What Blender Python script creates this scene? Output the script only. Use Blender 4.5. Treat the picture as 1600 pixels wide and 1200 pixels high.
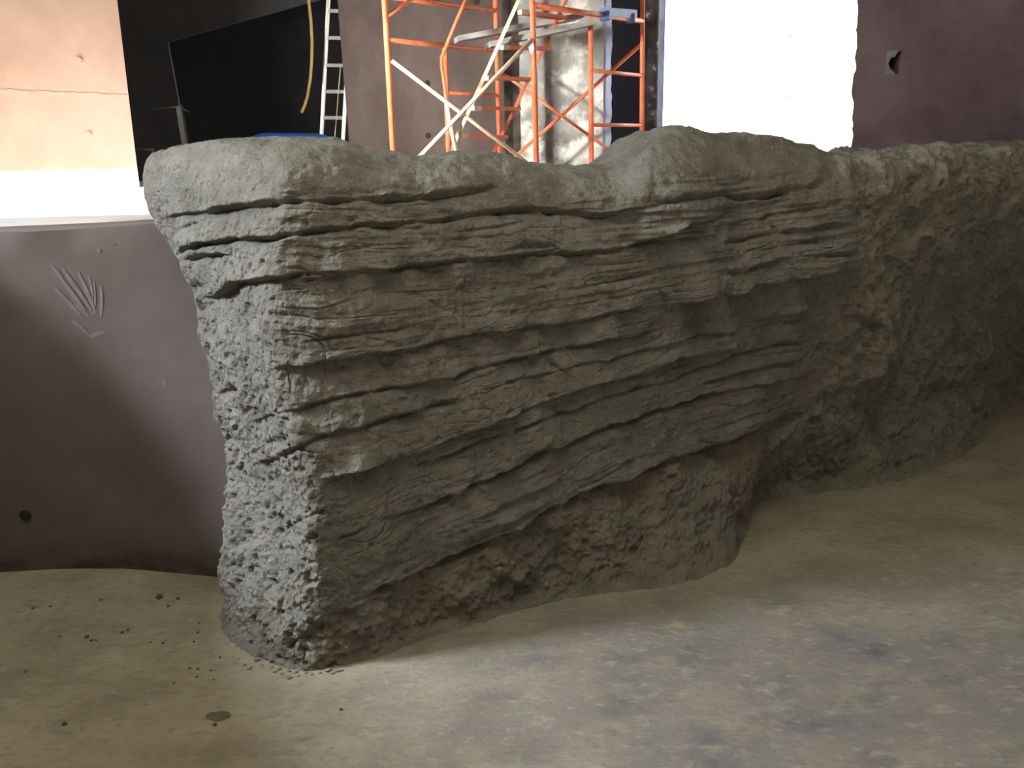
import bpy, bmesh, math, random
import numpy as np
from mathutils import Vector, Matrix

random.seed(7)
for o in list(bpy.data.objects): bpy.data.objects.remove(o)
S = bpy.context.scene
COL = S.collection

# ------------------------------------------------------------------ camera
FPX = 1383.0; PITCH = math.radians(17.0); ROLL = 0.025; EYE = 1.5
_f = np.array([0, math.cos(PITCH), -math.sin(PITCH)])
_u0 = np.array([0, math.sin(PITCH), math.cos(PITCH)])
_r0 = np.array([1.0, 0, 0])
_r = math.cos(ROLL)*_r0 - math.sin(ROLL)*_u0
_u = math.cos(ROLL)*_u0 + math.sin(ROLL)*_r0
cam_d = bpy.data.cameras.new('camera'); cam = bpy.data.objects.new('camera', cam_d); COL.objects.link(cam)
cam_d.sensor_width = 36.0; cam_d.lens = 36.0*FPX/1600.0; cam_d.clip_start = 0.05; cam_d.clip_end = 200
m = Matrix.Identity(4)
for i in range(3):
    m[i][0] = _r[i]; m[i][1] = _u[i]; m[i][2] = -_f[i]
m[2][3] = EYE
cam.matrix_world = m
S.camera = cam

# ------------------------------------------------------------------ world, sun, daylight, added fill lamps, exposure
W = bpy.data.worlds.new('sky'); S.world = W; W.use_nodes = True
wb = W.node_tree.nodes['Background']
wb.inputs[0].default_value = (1.0, 0.97, 0.92, 1); wb.inputs[1].default_value = 0.26

def light(name, kind, loc, target, energy, color, **kw):
    d = bpy.data.lights.new(name, kind); o = bpy.data.objects.new(name, d); COL.objects.link(o)
    d.energy = energy; d.color = color
    for k, v in kw.items(): setattr(d, k, v)
    o.location = loc
    o.rotation_euler = (Vector(target)-Vector(loc)).to_track_quat('-Z', 'Y').to_euler()
    return o
SUN_DIR = Vector((0.27, 0.96, -0.70))
light('sun', 'SUN', (0, 0, 9), tuple(Vector((0, 0, 9))+SUN_DIR), 52.0, (1.0, 0.95, 0.88), angle=0.01)
# cool daylight through the opening above the unseen parapet on the left
light('daylight_left_opening', 'AREA', (-3.6, 1.6, 2.6), (-0.4, 2.15, 0.0), 93.0, (0.83, 0.875, 1.0), shape='RECTANGLE', size=0.55, size_y=0.42, spread=math.radians(105))
# added warm lamp in place of sunlight bounced onto scaffold and pier
light('warm_side_fill', 'AREA', (-2.9, 5.3, 2.0), (0.5, 9.6, 1.7), 105.0, (1.0, 0.95, 0.86), shape='RECTANGLE', size=0.22, size_y=0.3, spread=math.radians(85))
# added overhead fill lamp under the closed roof, brightens the floor
light('overhead_fill', 'AREA', (-0.45, 1.2, 3.9), (-0.45, 1.2, 0.0), 82.0, (1.0, 0.97, 0.81), shape='RECTANGLE', size=3.6, size_y=2.0)

S.view_settings.view_transform = 'Standard'; S.view_settings.look = 'None'
S.view_settings.gamma = 1.0; S.view_settings.exposure = 0.0; S.view_settings.use_curve_mapping = False

# ------------------------------------------------------------------ helpers
def ray(x, y): return _f*FPX + _r*(x-800.0) + _u*(600.0-y)
def at(x, y, Y):
    d = ray(x, y); t = Y/d[1]; return Vector((t*d[0], Y, EYE+t*d[2]))
def ground(x, y, z=0.0):
    d = ray(x, y); t = (z-EYE)/d[2]; return Vector((t*d[0], t*d[1], z))
def project(P):
    d = P-np.array([0, 0, EYE]); zz = d@_f
    return 800+FPX*(d@_r)/zz, 600-FPX*(d@_u)/zz

def tag(o, label=None, cat=None, group=None, kind=None):
    if label: o['label'] = label
    if cat: o['category'] = cat
    if group: o['group'] = group
    if kind: o['kind'] = kind
    return o
def empty(name, loc=(0, 0, 0)):
    o = bpy.data.objects.new(name, None); COL.objects.link(o); o.location = loc; o.empty_display_size = 0.1
    return o
def link(name, bm, mat, parent=None, smooth=False):
    me = bpy.data.meshes.new(name)
    bmesh.ops.recalc_face_normals(bm, faces=bm.faces)
    bm.to_mesh(me); bm.free()
    me.materials.append(mat)
    if smooth:
        for p in me.polygons: p.use_smooth = True
    o = bpy.data.objects.new(name, me); COL.objects.link(o)
    if parent:
        o.parent = parent; o.matrix_parent_inverse = Matrix.Translation(-parent.location) if parent.type == 'EMPTY' else Matrix.Identity(4)
    return o
def add_box(bm, x0, x1, y0, y1, z0, z1):
    v = [bm.verts.new((x, y, z)) for x in (x0, x1) for y in (y0, y1) for z in (z0, z1)]
    for f in ((0, 1, 3, 2), (4, 6, 7, 5), (0, 4, 5, 1), (2, 3, 7, 6), (0, 2, 6, 4), (1, 5, 7, 3)):
        bm.faces.new([v[i] for i in f])
def add_prism_y(bm, pts, y0, y1):
    """outline in x,z extruded from y0 to y1"""
    a = [bm.verts.new((x, y0, z)) for x, z in pts]; b = [bm.verts.new((x, y1, z)) for x, z in pts]
    bm.faces.new(a); bm.faces.new(b[::-1]); n = len(pts)
    for i in range(n): bm.faces.new((a[i], b[i], b[(i+1) % n], a[(i+1) % n]))
def add_prism_z(bm, pts, z0, z1):
    a = [bm.verts.new((x, y, z0)) for x, y in pts]; b = [bm.verts.new((x, y, z1)) for x, y in pts]
    bm.faces.new(a); bm.faces.new(b[::-1]); n = len(pts)
    for i in range(n): bm.faces.new((a[i], b[i], b[(i+1) % n], a[(i+1) % n]))
def add_tube(bm, pts, r, n=10, r2=None):
    pts = [Vector(p) for p in pts]; rings = []
    for i, p in enumerate(pts):
        d = ((pts[min(i+1, len(pts)-1)]-p).normalized() + (p-pts[max(i-1, 0)]).normalized())
        d.normalize()
        a = d.orthogonal() if i == 0 else prev - d*prev.dot(d)
        a.normalize(); prev = a; b = d.cross(a)
        rr = r if r2 is None else r+(r2-r)*i/(len(pts)-1)
        rings.append([bm.verts.new(p+a*math.cos(k*2*math.pi/n)*rr+b*math.sin(k*2*math.pi/n)*rr) for k in range(n)])
    for i in range(len(rings)-1):
        for k in range(n):
            bm.faces.new((rings[i][k], rings[i][(k+1) % n], rings[i+1][(k+1) % n], rings[i+1][k]))
    bm.faces.new(rings[0][::-1]); bm.faces.new(rings[-1])
def add_bar(bm, p0, p1, w, h, up=(0, 0, 1)):
    """rectangular bar from p0 to p1"""
    p0 = Vector(p0); p1 = Vector(p1); d = (p1-p0).normalized()
    s = d.cross(Vector(up)).normalized(); t = s.cross(d).normalized()
    v = []
    for p in (p0, p1):
        for a, b in ((-1, -1), (1, -1), (1, 1), (-1, 1)): v.append(bm.verts.new(p+s*a*w/2+t*b*h/2))
    for f in ((0, 1, 2, 3), (7, 6, 5, 4), (0, 4, 5, 1), (1, 5, 6, 2), (2, 6, 7, 3), (3, 7, 4, 0)):
        bm.faces.new([v[i] for i in f])

# ------------------------------------------------------------------ materials
def mat(name, cols, scale=3.0, detail=6.0, rough=0.9, bump=0.0, bscale=60.0, stretch=(1, 1, 1), lo=0.35, hi=0.65, spec=0.3, metallic=0.0, extra=None):
    """procedural: a noise-driven ramp over the given colours, a fine noise bump"""
    M = bpy.data.materials.new(name); M.use_nodes = True
    N = M.node_tree.nodes; L = M.node_tree.links
    b = N['Principled BSDF']
    b.inputs['Roughness'].default_value = rough; b.inputs['Metallic'].default_value = metallic
    b.inputs['Specular IOR Level'].default_value = spec
    tc = N.new('ShaderNodeTexCoord'); mp = N.new('ShaderNodeMapping'); L.new(tc.outputs['Object'], mp.inputs[0])
    mp.inputs['Scale'].default_value = stretch
    n = N.new('ShaderNodeTexNoise'); n.inputs['Scale'].default_value = scale; n.inputs['Detail'].default_value = detail
    n.inputs['Roughness'].default_value = 0.62
    L.new(mp.outputs[0], n.inputs['Vector'])
    r = N.new('ShaderNodeValToRGB'); L.new(n.outputs['Fac'], r.inputs[0])
    e = r.color_ramp.elements
    for i, c in enumerate(cols):
        p = lo+(hi-lo)*i/max(1, len(cols)-1)
        el = e[i] if i < 2 else e.new(p)
        el.position = p; el.color = (*c, 1)
    out = r.outputs[0]
    if extra: out = extra(N, L, tc, out)
    L.new(out, b.inputs['Base Color'])
    if bump > 0:
        n2 = N.new('ShaderNodeTexNoise'); n2.inputs['Scale'].default_value = bscale; n2.inputs['Detail'].default_value = 5
        L.new(mp.outputs[0], n2.inputs['Vector'])
        bp = N.new('ShaderNodeBump'); bp.inputs['Strength'].default_value = bump; bp.inputs['Distance'].default_value = 0.01
        n3 = N.new('ShaderNodeTexNoise'); n3.inputs['Scale'].default_value = bscale*2.6; n3.inputs['Detail'].default_value = 3
        L.new(mp.outputs[0], n3.inputs['Vector'])
        ad = N.new('ShaderNodeMath'); ad.operation = 'MULTIPLY_ADD'; ad.inputs[1].default_value = 0.5
        L.new(n3.outputs['Fac'], ad.inputs[0]); L.new(n2.outputs['Fac'], ad.inputs[2])
        L.new(ad.outputs[0], bp.inputs['Height']); L.new(bp.outputs[0], b.inputs['Normal'])
    return M
def mixnode(N, L, fac, a, bcol, mode='MIX'):
    mx = N.new('ShaderNodeMix'); mx.data_type = 'RGBA'; mx.blend_type = mode
    if isinstance(fac, float): mx.inputs[0].default_value = fac
    else: L.new(fac, mx.inputs[0])
    L.new(a, mx.inputs[6])
    if isinstance(bcol, tuple): mx.inputs[7].default_value = (*bcol, 1)
    else: L.new(bcol, mx.inputs[7])
    return mx.outputs[2]
def noise_mask(N, L, tc, scale, lo, hi, stretch=(1, 1, 1), detail=6, loc=(0, 0, 0)):
    mp = N.new('ShaderNodeMapping'); mp.inputs['Scale'].default_value = stretch; mp.inputs['Location'].default_value = loc
    L.new(tc.outputs['Object'], mp.inputs[0])
    n = N.new('ShaderNodeTexNoise'); n.inputs['Scale'].default_value = scale; n.inputs['Detail'].default_value = detail
    n.inputs['Roughness'].default_value = 0.65
    L.new(mp.outputs[0], n.inputs['Vector'])
    r = N.new('ShaderNodeMapRange'); r.inputs[1].default_value = lo; r.inputs[2].default_value = hi
    L.new(n.outputs['Fac'], r.inputs[0]); return r.outputs[0]

def rock_extra(N, L, tc, c):
    c = mixnode(N, L, noise_mask(N, L, tc, 5.0, 0.58, 0.72, loc=(3, 1, 2)), c, (0.185, 0.16, 0.125))
    c = mixnode(N, L, noise_mask(N, L, tc, 38.0, 0.58, 0.72), c, (0.275, 0.265, 0.225))
    c = mixnode(N, L, noise_mask(N, L, tc, 55.0, 0.56, 0.70, loc=(5, 2, 8)), c, (0.105, 0.10, 0.08))
    return c
M_ROCK = mat('grey_rock_mortar', [(0.146, 0.139, 0.114), (0.184, 0.178, 0.147), (0.227, 0.218, 0.186)], 9, 8, 0.95, 0.8, 150, extra=rock_extra, spec=0.15)
M_ROCKEND = M_ROCK
M_MUD = mat('rough_olive_mortar', [(0.168, 0.160, 0.122), (0.212, 0.204, 0.158), (0.258, 0.248, 0.198)], 9, 8, 0.97, 0.8, 150, extra=rock_extra, spec=0.12)
def foot_extra(N, L, tc, c):
    c = mixnode(N, L, noise_mask(N, L, tc, 4.0, 0.45, 0.75, loc=(1, 5, 2)), c, (0.22, 0.19, 0.14))
    return c
M_FOOT = mat('brown_grey_mortar', [(0.145, 0.138, 0.11), (0.185, 0.176, 0.142), (0.225, 0.215, 0.177)], 9, 8, 0.97, 0.8, 150, extra=foot_extra, spec=0.12)

def floor_extra(N, L, tc, c):
    # grey cement smears, stronger towards the middle of the slab, dusty elsewhere
    sx = N.new('ShaderNodeSeparateXYZ'); L.new(tc.outputs['Object'], sx.inputs[0])
    g = N.new('ShaderNodeMapRange'); g.inputs[1].default_value = -0.7; g.inputs[2].default_value = 0.4; L.new(sx.outputs[0], g.inputs[0])
    g2 = N.new('ShaderNodeMapRange'); g2.inputs[1].default_value = 2.75; g2.inputs[2].default_value = 2.25; L.new(sx.outputs[1], g2.inputs[0])
    k0 = N.new('ShaderNodeMath'); k0.operation = 'MULTIPLY'; L.new(g.outputs[0], k0.inputs[0]); L.new(g2.outputs[0], k0.inputs[1])
    k = N.new('ShaderNodeMath'); k.operation = 'MULTIPLY'
    L.new(k0.outputs[0], k.inputs[0]); L.new(noise_mask(N, L, tc, 3.5, 0.28, 0.60, (1, 1.4, 1), 12), k.inputs[1])
    c = mixnode(N, L, k.outputs[0], c, (0.185, 0.180, 0.168))
    k2 = N.new('ShaderNodeMath'); k2.operation = 'MULTIPLY'
    L.new(k0.outputs[0], k2.inputs[0]); L.new(noise_mask(N, L, tc, 5, 0.50, 0.68, (1, 1.4, 1), 12, (4, 2, 0)), k2.inputs[1])
    c = mixnode(N, L, k2.outputs[0], c, (0.115, 0.117, 0.118))
    c = mixnode(N, L, noise_mask(N, L, tc, 7, 0.58, 0.70, (1, 1.5, 1), 8, (9, 2, 0)), c, (0.34, 0.30, 0.23))
    c = mixnode(N, L, noise_mask(N, L, tc, 26, 0.50, 0.72, (1, 1.8, 1), 8, (3, 3, 0)), c, (0.19, 0.168, 0.128))
    c = mixnode(N, L, noise_mask(N, L, tc, 18, 0.56, 0.72, (1, 2.0, 1), 8, (6, 8, 0)), c, (0.33, 0.30, 0.245))
    # brown drag stains
    c = mixnode(N, L, noise_mask(N, L, tc, 5, 0.60, 0.74, (0.8, 2.2, 1), 9, (2, 7, 0)), c, (0.165, 0.132, 0.09))
    return c
M_FLOOR = mat('dusty_concrete_floor', [(0.215, 0.185, 0.13), (0.28, 0.245, 0.175), (0.325, 0.285, 0.21)], 3.2, 9, 0.85, 0.45, 45, stretch=(1, 1.4, 1), extra=floor_extra, spec=0.2)
def wall_extra(N, L, tc, c):
    sx = N.new('ShaderNodeSeparateXYZ'); L.new(tc.outputs['Object'], sx.inputs[0])
    # splashed dirt band along the foot of the wall
    g = N.new('ShaderNodeMapRange'); g.inputs[1].default_value = 0.14; g.inputs[2].default_value = 0.02; L.new(sx.outputs[2], g.inputs[0])
    k = N.new('ShaderNodeMath'); k.operation = 'MULTIPLY'; L.new(g.outputs[0], k.inputs[0])
    L.new(noise_mask(N, L, tc, 5, 0.35, 0.6, (1, 1, 2.5)), k.inputs[1])
    c = mixnode(N, L, k.outputs[0], c, (0.045, 0.035, 0.028))
    return c
M_WALL = mat('brown_form_concrete', [(0.110, 0.087, 0.079), (0.130, 0.106, 0.097), (0.158, 0.130, 0.120)], 2.2, 7, 0.5, 0.04, 70, extra=wall_extra, spec=0.45)
M_LEDGE = mat('pale_screed', [(0.42, 0.40, 0.37), (0.52, 0.50, 0.47)], 4, 6, 0.9, 0.1, 60)
M_PINK = mat('pink_form_concrete', [(0.42, 0.285, 0.225), (0.48, 0.335, 0.27), (0.54, 0.385, 0.315)], 1.6, 7, 0.8, 0.05, 40)
M_PINKLINE = mat('pale_joint_mortar', [(0.50, 0.36, 0.29), (0.56, 0.42, 0.345)], 8, 6, 0.9, 0.2, 60)
M_BROWN = mat('brown_shaft_concrete', [(0.066, 0.049, 0.045), (0.096, 0.072, 0.066), (0.14, 0.107, 0.099)], 1.6, 8, 0.75, 0.05, 40, stretch=(1, 1, 0.6))
def grey_light_patches(N, L, tc, c):
    c = mixnode(N, L, noise_mask(N, L, tc, 2.2, 0.5, 0.62, loc=(1.2, 0.3, 4.4)), c, (0.80, 0.82, 0.78))  # bright patches paint in the light falling on the pier
    return c
M_GREY = mat('grey_concrete_light_patches', [(0.20, 0.21, 0.205), (0.30, 0.315, 0.305), (0.42, 0.435, 0.42)], 2.4, 8, 0.9, 0.1, 50, extra=grey_light_patches)
M_SKYGLOW = mat('painted_skyglow', [(0.40, 0.50, 0.72), (0.52, 0.62, 0.82)], 9, 8, 0.9, 0.5, 60)  # pale blue paints skylight and bloom into the strips
M_MAROON = mat('maroon_form_concrete', [(0.19, 0.122, 0.136), (0.24, 0.164, 0.182), (0.305, 0.222, 0.242)], 1.7, 7, 0.7, 0.06, 50)
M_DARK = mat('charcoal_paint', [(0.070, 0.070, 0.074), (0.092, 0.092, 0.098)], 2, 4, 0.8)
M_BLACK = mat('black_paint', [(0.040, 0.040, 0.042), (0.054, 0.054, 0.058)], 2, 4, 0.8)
M_NAVY = mat('dark_gap_shade', [(0.033, 0.035, 0.048), (0.040, 0.042, 0.058)], 2, 4, 0.6)  # near-black tone paints the shade of the gap beside the pier
M_OUT = mat('white_render', [(0.74, 0.75, 0.77), (0.80, 0.81, 0.83)], 2, 4, 0.9)
M_SUN_BLOCK = mat('brown_sun_block', [(0.14, 0.115, 0.09), (0.19, 0.155, 0.12)], 2, 6, 0.9)
M_ORANGE = mat('orange_scaffold_paint', [(0.74, 0.17, 0.07), (0.82, 0.23, 0.11), (0.62, 0.25, 0.16)], 9, 7, 0.5, 0.1, 90, lo=0.38, hi=0.72)
M_CREAM = mat('cement_spattered_tube', [(0.62, 0.40, 0.24), (0.74, 0.60, 0.44), (0.80, 0.70, 0.56)], 10, 7, 0.6, 0.1, 90)
M_PLANK = mat('grey_scaffold_board', [(0.20, 0.19, 0.18), (0.30, 0.29, 0.28), (0.42, 0.41, 0.40)], 4, 8, 0.8, 0.1, 60, stretch=(0.6, 3, 3))
M_BLUE = mat('blue_painted_steel', [(0.075, 0.16, 0.36), (0.12, 0.22, 0.44)], 8, 6, 0.5)
M_TARP = mat('blue_tarpaulin', [(0.012, 0.09, 0.42), (0.02, 0.14, 0.55)], 6, 5, 0.4)
M_ALU = mat('aluminium_ladder', [(0.50, 0.50, 0.47), (0.66, 0.66, 0.62)], 14, 6, 0.45, metallic=0.2)
M_HOSE = mat('yellow_hose_rubber', [(0.42, 0.27, 0.08), (0.55, 0.37, 0.14)], 12, 4, 0.5)
M_STAKE = mat('weathered_stake', [(0.05, 0.05, 0.05), (0.085, 0.083, 0.08)], 12, 6, 0.8)
M_WIRE = mat('grey_wire', [(0.05, 0.05, 0.05), (0.075, 0.075, 0.075)], 12, 3, 0.6)
M_PIPE = mat('rusted_standpipe', [(0.030, 0.026, 0.028), (0.06, 0.052, 0.05), (0.42, 0.40, 0.37)], 9, 8, 0.7, 0.3, 60, lo=0.45, hi=0.72)
M_PLUG = mat('dark_tie_plug', [(0.020, 0.016, 0.014), (0.035, 0.028, 0.025)], 20, 3, 0.9)
M_SMEAR = mat('pale_plaster_smear', [(0.150, 0.126, 0.116), (0.19, 0.162, 0.152)], 20, 6, 0.8)
M_PATCH = mat('pale_mortar_patch', [(0.30, 0.29, 0.26), (0.40, 0.39, 0.36)], 20, 6, 0.9, 0.4, 80)
M_PEB = mat('grey_crumb', [(0.16, 0.15, 0.115), (0.26, 0.245, 0.195)], 40, 4, 0.95)
M_CLOD = mat('dark_clod', [(0.075, 0.062, 0.045), (0.11, 0.095, 0.07)], 40, 4, 0.95)
M_STAIN = mat('damp_spot', [(0.09, 0.072, 0.045), (0.13, 0.105, 0.068)], 25, 6, 0.8)

# ------------------------------------------------------------------ numpy noise
def _hash(ix, iy, iz, seed):
    h = (ix.astype(np.uint32)*np.uint32(374761393) + iy.astype(np.uint32)*np.uint32(668265263)
         + iz.astype(np.uint32)*np.uint32(2147483647) + np.uint32(seed*974634541 & 0xffffffff))
    h = (h ^ (h >> np.uint32(13)))*np.uint32(1274126177)
    h = (h ^ (h >> np.uint32(16)))*np.uint32(2246822519)
    h ^= h >> np.uint32(13)
    return h.astype(np.float32)/np.float32(4294967295.0)*2-1
def noise(P, seed=0):
    P = np.asarray(P, dtype=np.float32)
    i = np.floor(P).astype(np.int64); f = P-i; w = f*f*f*(f*(f*6-15)+10)
    r = 0
    for dx in (0, 1):
        for dy in (0, 1):
            for dz in (0, 1):
                k = (w[:, 0] if dx else 1-w[:, 0])*(w[:, 1] if dy else 1-w[:, 1])*(w[:, 2] if dz else 1-w[:, 2])
                r = r + k*_hash(i[:, 0]+dx, i[:, 1]+dy, i[:, 2]+dz, seed)
    return r
def fbm(P, seed=0, octv=3, gain=0.5):
    a = 1.0; s = 0; q = np.asarray(P, dtype=np.float32)
    for k in range(octv):
        s = s+a*noise(q, seed+k); a *= gain; q = q*2.03+11.7
    return s
def sstep(a, b, x):
    t = np.clip((x-a)/(b-a), 0, 1); return t*t*(3-2*t)
def pchip(x, Y, xi):
    """monotone cubic; Y (n, k), xi (m,)"""
    x = np.asarray(x, float); h = np.diff(x)[:, None]; d = np.diff(Y, axis=0)/h
    mm = np.zeros_like(Y)
    w1 = 2*h[1:]+h[:-1]; w2 = h[1:]+2*h[:-1]
    with np.errstate(divide='ignore', invalid='ignore'):
        t = (w1+w2)/(w1/d[:-1]+w2/d[1:])
    mm[1:-1] = np.where(d[:-1]*d[1:] > 0, t, 0); mm[0] = d[0]; mm[-1] = d[-1]
    k = np.clip(np.searchsorted(x, xi)-1, 0, len(x)-2)
    hh = h[k]; s = ((xi-x[k])[:, None])/hh
    return ((1+2*s)*(1-s)**2*Y[k] + s*(1-s)**2*hh*mm[k] + s*s*(3-2*s)*Y[k+1] + s*s*(s-1)*hh*mm[k+1])

# ------------------------------------------------------------------ the setting
REAR = 0.7; LEDGE = 1.2
bm = bmesh.new(); add_prism_z(bm, [(-7, -7), (9, -7), (9, 9), (-7, 9)], -0.2, 0.0)
tag(link('floor', bm, M_FLOOR), kind='structure')

# low curved retaining wall on the left
def low_wall():
    bm = bmesh.new()
    xs = np.linspace(-4.2, -0.72, 48); nz = 14
    yb = np.interp(xs, [-4.2, -2.6, -1.82, -1.6, -1.37, -1.02, -0.72], [2.45, 2.70, 2.80, 2.814, 2.80, 2.715, 2.64])
    yt = np.interp(xs, [-4.2, -2.6, -1.82, -1.557, -1.128, -0.72], [2.30, 2.56, 2.69, 2.745, 2.856, 2.95])
    rows = []
    for j in range(nz+1):
        t = j/nz; z = -0.05+(LEDGE-0.014+0.05)*t
        rows.append([bm.verts.new((xs[i], yb[i]+(yt[i]-yb[i])*t, z)) for i in range(len(xs))])
    for dy, z in ((0.006, LEDGE-0.006), (0.016, LEDGE), (0.035, LEDGE)):
        rows.append([bm.verts.new((xs[i], yt[i]+dy+0.004*noise(np.array([[xs[i]*9, 0, dy]]))[0], z+0.003*noise(np.array([[xs[i]*7, 3, 0]]))[0])) for i in range(len(xs))])
    rows.append([bm.verts.new((xs[i], max(yt[i], yb[i])+0.06, LEDGE-0.2)) for i in range(len(xs))]); rows.append([bm.verts.new((xs[i], max(yt[i], yb[i])+0.06, -0.05)) for i in range(len(xs))])
    for a, b in zip(rows, rows[1:]+rows[:1]):
        for i in range(len(xs)-1): bm.faces.new((a[i], a[i+1], b[i+1], b[i]))
    bm.faces.new([r[0] for r in rows]); bm.faces.new([r[-1] for r in rows][::-1])
    o = link('wall_low_curved', bm, M_WALL, smooth=True)
    o.data.set_sharp_from_angle(angle=0.6)
    return o
LW = tag(low_wall(), 'low curved brown concrete wall running into the rock', kind='structure')
def lowwall_pt(px, py):
    """point on the face of the low wall seen at a pixel"""
    P = at(px, py, 2.8)
    for _ in range(6):
        x, z = P.x, P.z
        yb = np.interp(x, [-4.2, -2.6, -1.82, -1.6, -1.37, -1.02, -0.72], [2.45, 2.70, 2.80, 2.814, 2.80, 2.715, 2.64])
        yt = np.interp(x, [-4.2, -2.6, -1.82, -1.557, -1.128, -0.72], [2.30, 2.56, 2.69, 2.745, 2.856, 2.95])
        P = at(px, py, float(yb+(yt-yb)*(z+0.05)/(LEDGE+0.036)))
    return P
# upper floor behind the low wall, sunlit
bm = bmesh.new(); add_prism_z(bm, [(-4.2, 2.33), (-2.6, 2.59), (-1.82, 2.72), (-1.557, 2.775), (-1.128, 2.886), (-0.86, 2.94), (-0.86, 3.6), (-1.55, 4.9), (-4.2, 4.9)], LEDGE-0.12, LEDGE)
tag(link('floor_upper_left', bm, M_LEDGE), kind='structure')
# rear floor behind the rock
bm = bmesh.new()
add_prism_z(bm, [(-4.2, 4.92), (-1.54, 4.92), (-0.85, 3.62), (-0.85, 3.15), (-0.45, 2.95), (0.1, 3.15), (0.7, 3.35), (1.4, 3.95), (2.0, 4.5), (2.8, 5.2), (3.7, 6.3), (4.8, 7.0), (7.0, 9.2), (7.0, 15.9), (-4.2, 15.9)], REAR-0.4, REAR)
tag(link('floor_rear', bm, M_LEDGE), kind='structure')
# pink wall standing on the upper floor
a = at(183, 0, 4.385); b = at(218, 293, 4.385)
kx = (a.x-b.x)/(a.z-b.z)
bm = bmesh.new()
add_prism_y(bm, [(-4.2, LEDGE), (b.x+kx*(LEDGE-b.z), LEDGE), (b.x+kx*(4.0-b.z), 4.0), (-4.2, 4.0)], 4.385, 4.75)
for v_ in bm.verts:                                   # splayed end
    if v_.co.y > 4.6 and v_.co.x > -3: v_.co.x -= 0.20
PW = tag(link('wall_pink', bm, M_PINK), 'pink concrete wall on the sunlit upper floor', kind='structure')
# unseen parapet under the left opening, top profile shaped to cast the shadow edge
bm = bmesh.new()
prof = [(-3.0, 0), (2.79, 0), (2.79, 1.18), (2.70, 1.36), (2.54, 1.22), (2.36, 1.03), (2.25, 0.95), (1.95, 1.07), (1.69, 1.22), (1.3, 1.5), (0.9, 1.7), (-3.0, 1.7)]
aa = [bm.verts.new((-1.87, y_, z_)) for y_, z_ in prof]; bb = [bm.verts.new((-2.0, y_, z_)) for y_, z_ in prof]
bm.faces.new(aa); bm.faces.new(bb[::-1])
for i in range(len(prof)): bm.faces.new((aa[i], bb[i], bb[(i+1) % len(prof)], aa[(i+1) % len(prof)]))
tag(link('wall_left_occluder', bm, M_WALL), kind='structure')
# unseen roof added to shade the rock, hole cut for sun on ledge
bm = bmesh.new()
hx0, hx1, hy0, hy1 = -5.3, -2.20, -1.08, 0.64
for x0, x1, y0, y1 in ((-8, hx0, -7, 10.0), (hx1, 10, -7, 10.0), (hx0, hx1, -7, hy0), (hx0, hx1, hy1, 10.0)):
    add_box(bm, x0, x1, y0, y1, 4.0, 4.25)
tag(link('ceiling_sun_block', bm, M_SUN_BLOCK), kind='structure')

# brown shaft wall behind the scaffold
a = at(527, 0, 9.6); b = at(545, 215, 9.6); k = (a.x-b.x)/(a.z-b.z)
bx_r = at(787, 120, 9.6).x
bm = bmesh.new()
add_prism_y(bm, [(b.x+k*(REAR-b.z), REAR), (bx_r, REAR), (bx_r, 4.0), (b.x+k*(4.0-b.z), 4.0)], 9.6, 10.0)
BW = tag(link('wall_shaft_brown', bm, M_BROWN), 'brown concrete shaft wall behind the scaffold', kind='structure')
# grey pier with painted light patches, its reveal in painted skyglow blue
gx0, gx1 = bx_r, at(943, 120, 9.85).x
bm = bmesh.new(); add_box(bm, gx0-0.1, gx1, 9.90, 10.3, REAR, 4.0); add_box(bm, at(800, 120, 9.85).x, gx1, 9.85, 9.91, REAR, 4.0)
GP = tag(link('wall_pier_grey', bm, M_GREY), 'grey concrete pier with painted light patches behind the scaffold', kind='structure')
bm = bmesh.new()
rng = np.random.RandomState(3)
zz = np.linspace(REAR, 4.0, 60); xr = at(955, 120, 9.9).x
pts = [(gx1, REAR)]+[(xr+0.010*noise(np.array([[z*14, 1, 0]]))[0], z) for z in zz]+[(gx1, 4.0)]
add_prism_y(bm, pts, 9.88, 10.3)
link('reveal_skyglow', bm, M_SKYGLOW, GP)
# panel painted dark for the shaded gap beside the pier, standpipe, jamb in painted skyglow blue
bm = bmesh.new(); add_box(bm, xr, at(1030, 120, 10.6).x, 10.6, 10.75, REAR, 4.0)
DD = tag(link('gap_shade_panel', bm, M_NAVY), 'dark panel for the shaded gap beside the grey pier', kind='structure')
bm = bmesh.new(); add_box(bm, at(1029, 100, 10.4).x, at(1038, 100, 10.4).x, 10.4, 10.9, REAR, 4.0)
tag(link('skyglow_strip', bm, M_SKYGLOW), kind='structure')
# maroon wall on the right, ragged left edge, small hole
YM = 6.6
z = np.linspace(REAR, 4.0, 90)
ex = [float(np.interp(zz_, [at(1329, 240, YM).z, at(1331, 150, YM).z, at(1340, 0, YM).z], [at(1329, 240, YM).x, at(1332, 150, YM).x, at(1340, 0, YM).x])) for zz_ in z]
ex = [e+0.012*noise(np.array([[zz_*16, 5, 0]]))[0]+0.006*noise(np.array([[zz_*45, 2, 0]]))[0] for e, zz_ in zip(ex, z)]
h0 = at(1383, 116, YM); h1 = at(1409, 79, YM)
bm = bmesh.new()
def strip(zlo, zhi, xr_):
    sel = [(e, q) for e, q in zip(ex, z) if zlo <= q <= zhi]
    if not sel or sel[0][1] > zlo: sel = [(float(np.interp(zlo, z, ex)), zlo)]+sel
    if sel[-1][1] < zhi: sel = sel+[(float(np.interp(zhi, z, ex)), zhi)]
    add_prism_y(bm, [(xr_, zlo)]+sel+[(xr_, zhi)], YM, YM+0.3)
strip(REAR, h0.z, 4.9); strip(h0.z, h1.z, h0.x); strip(h1.z, 4.0, 4.9)
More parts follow.
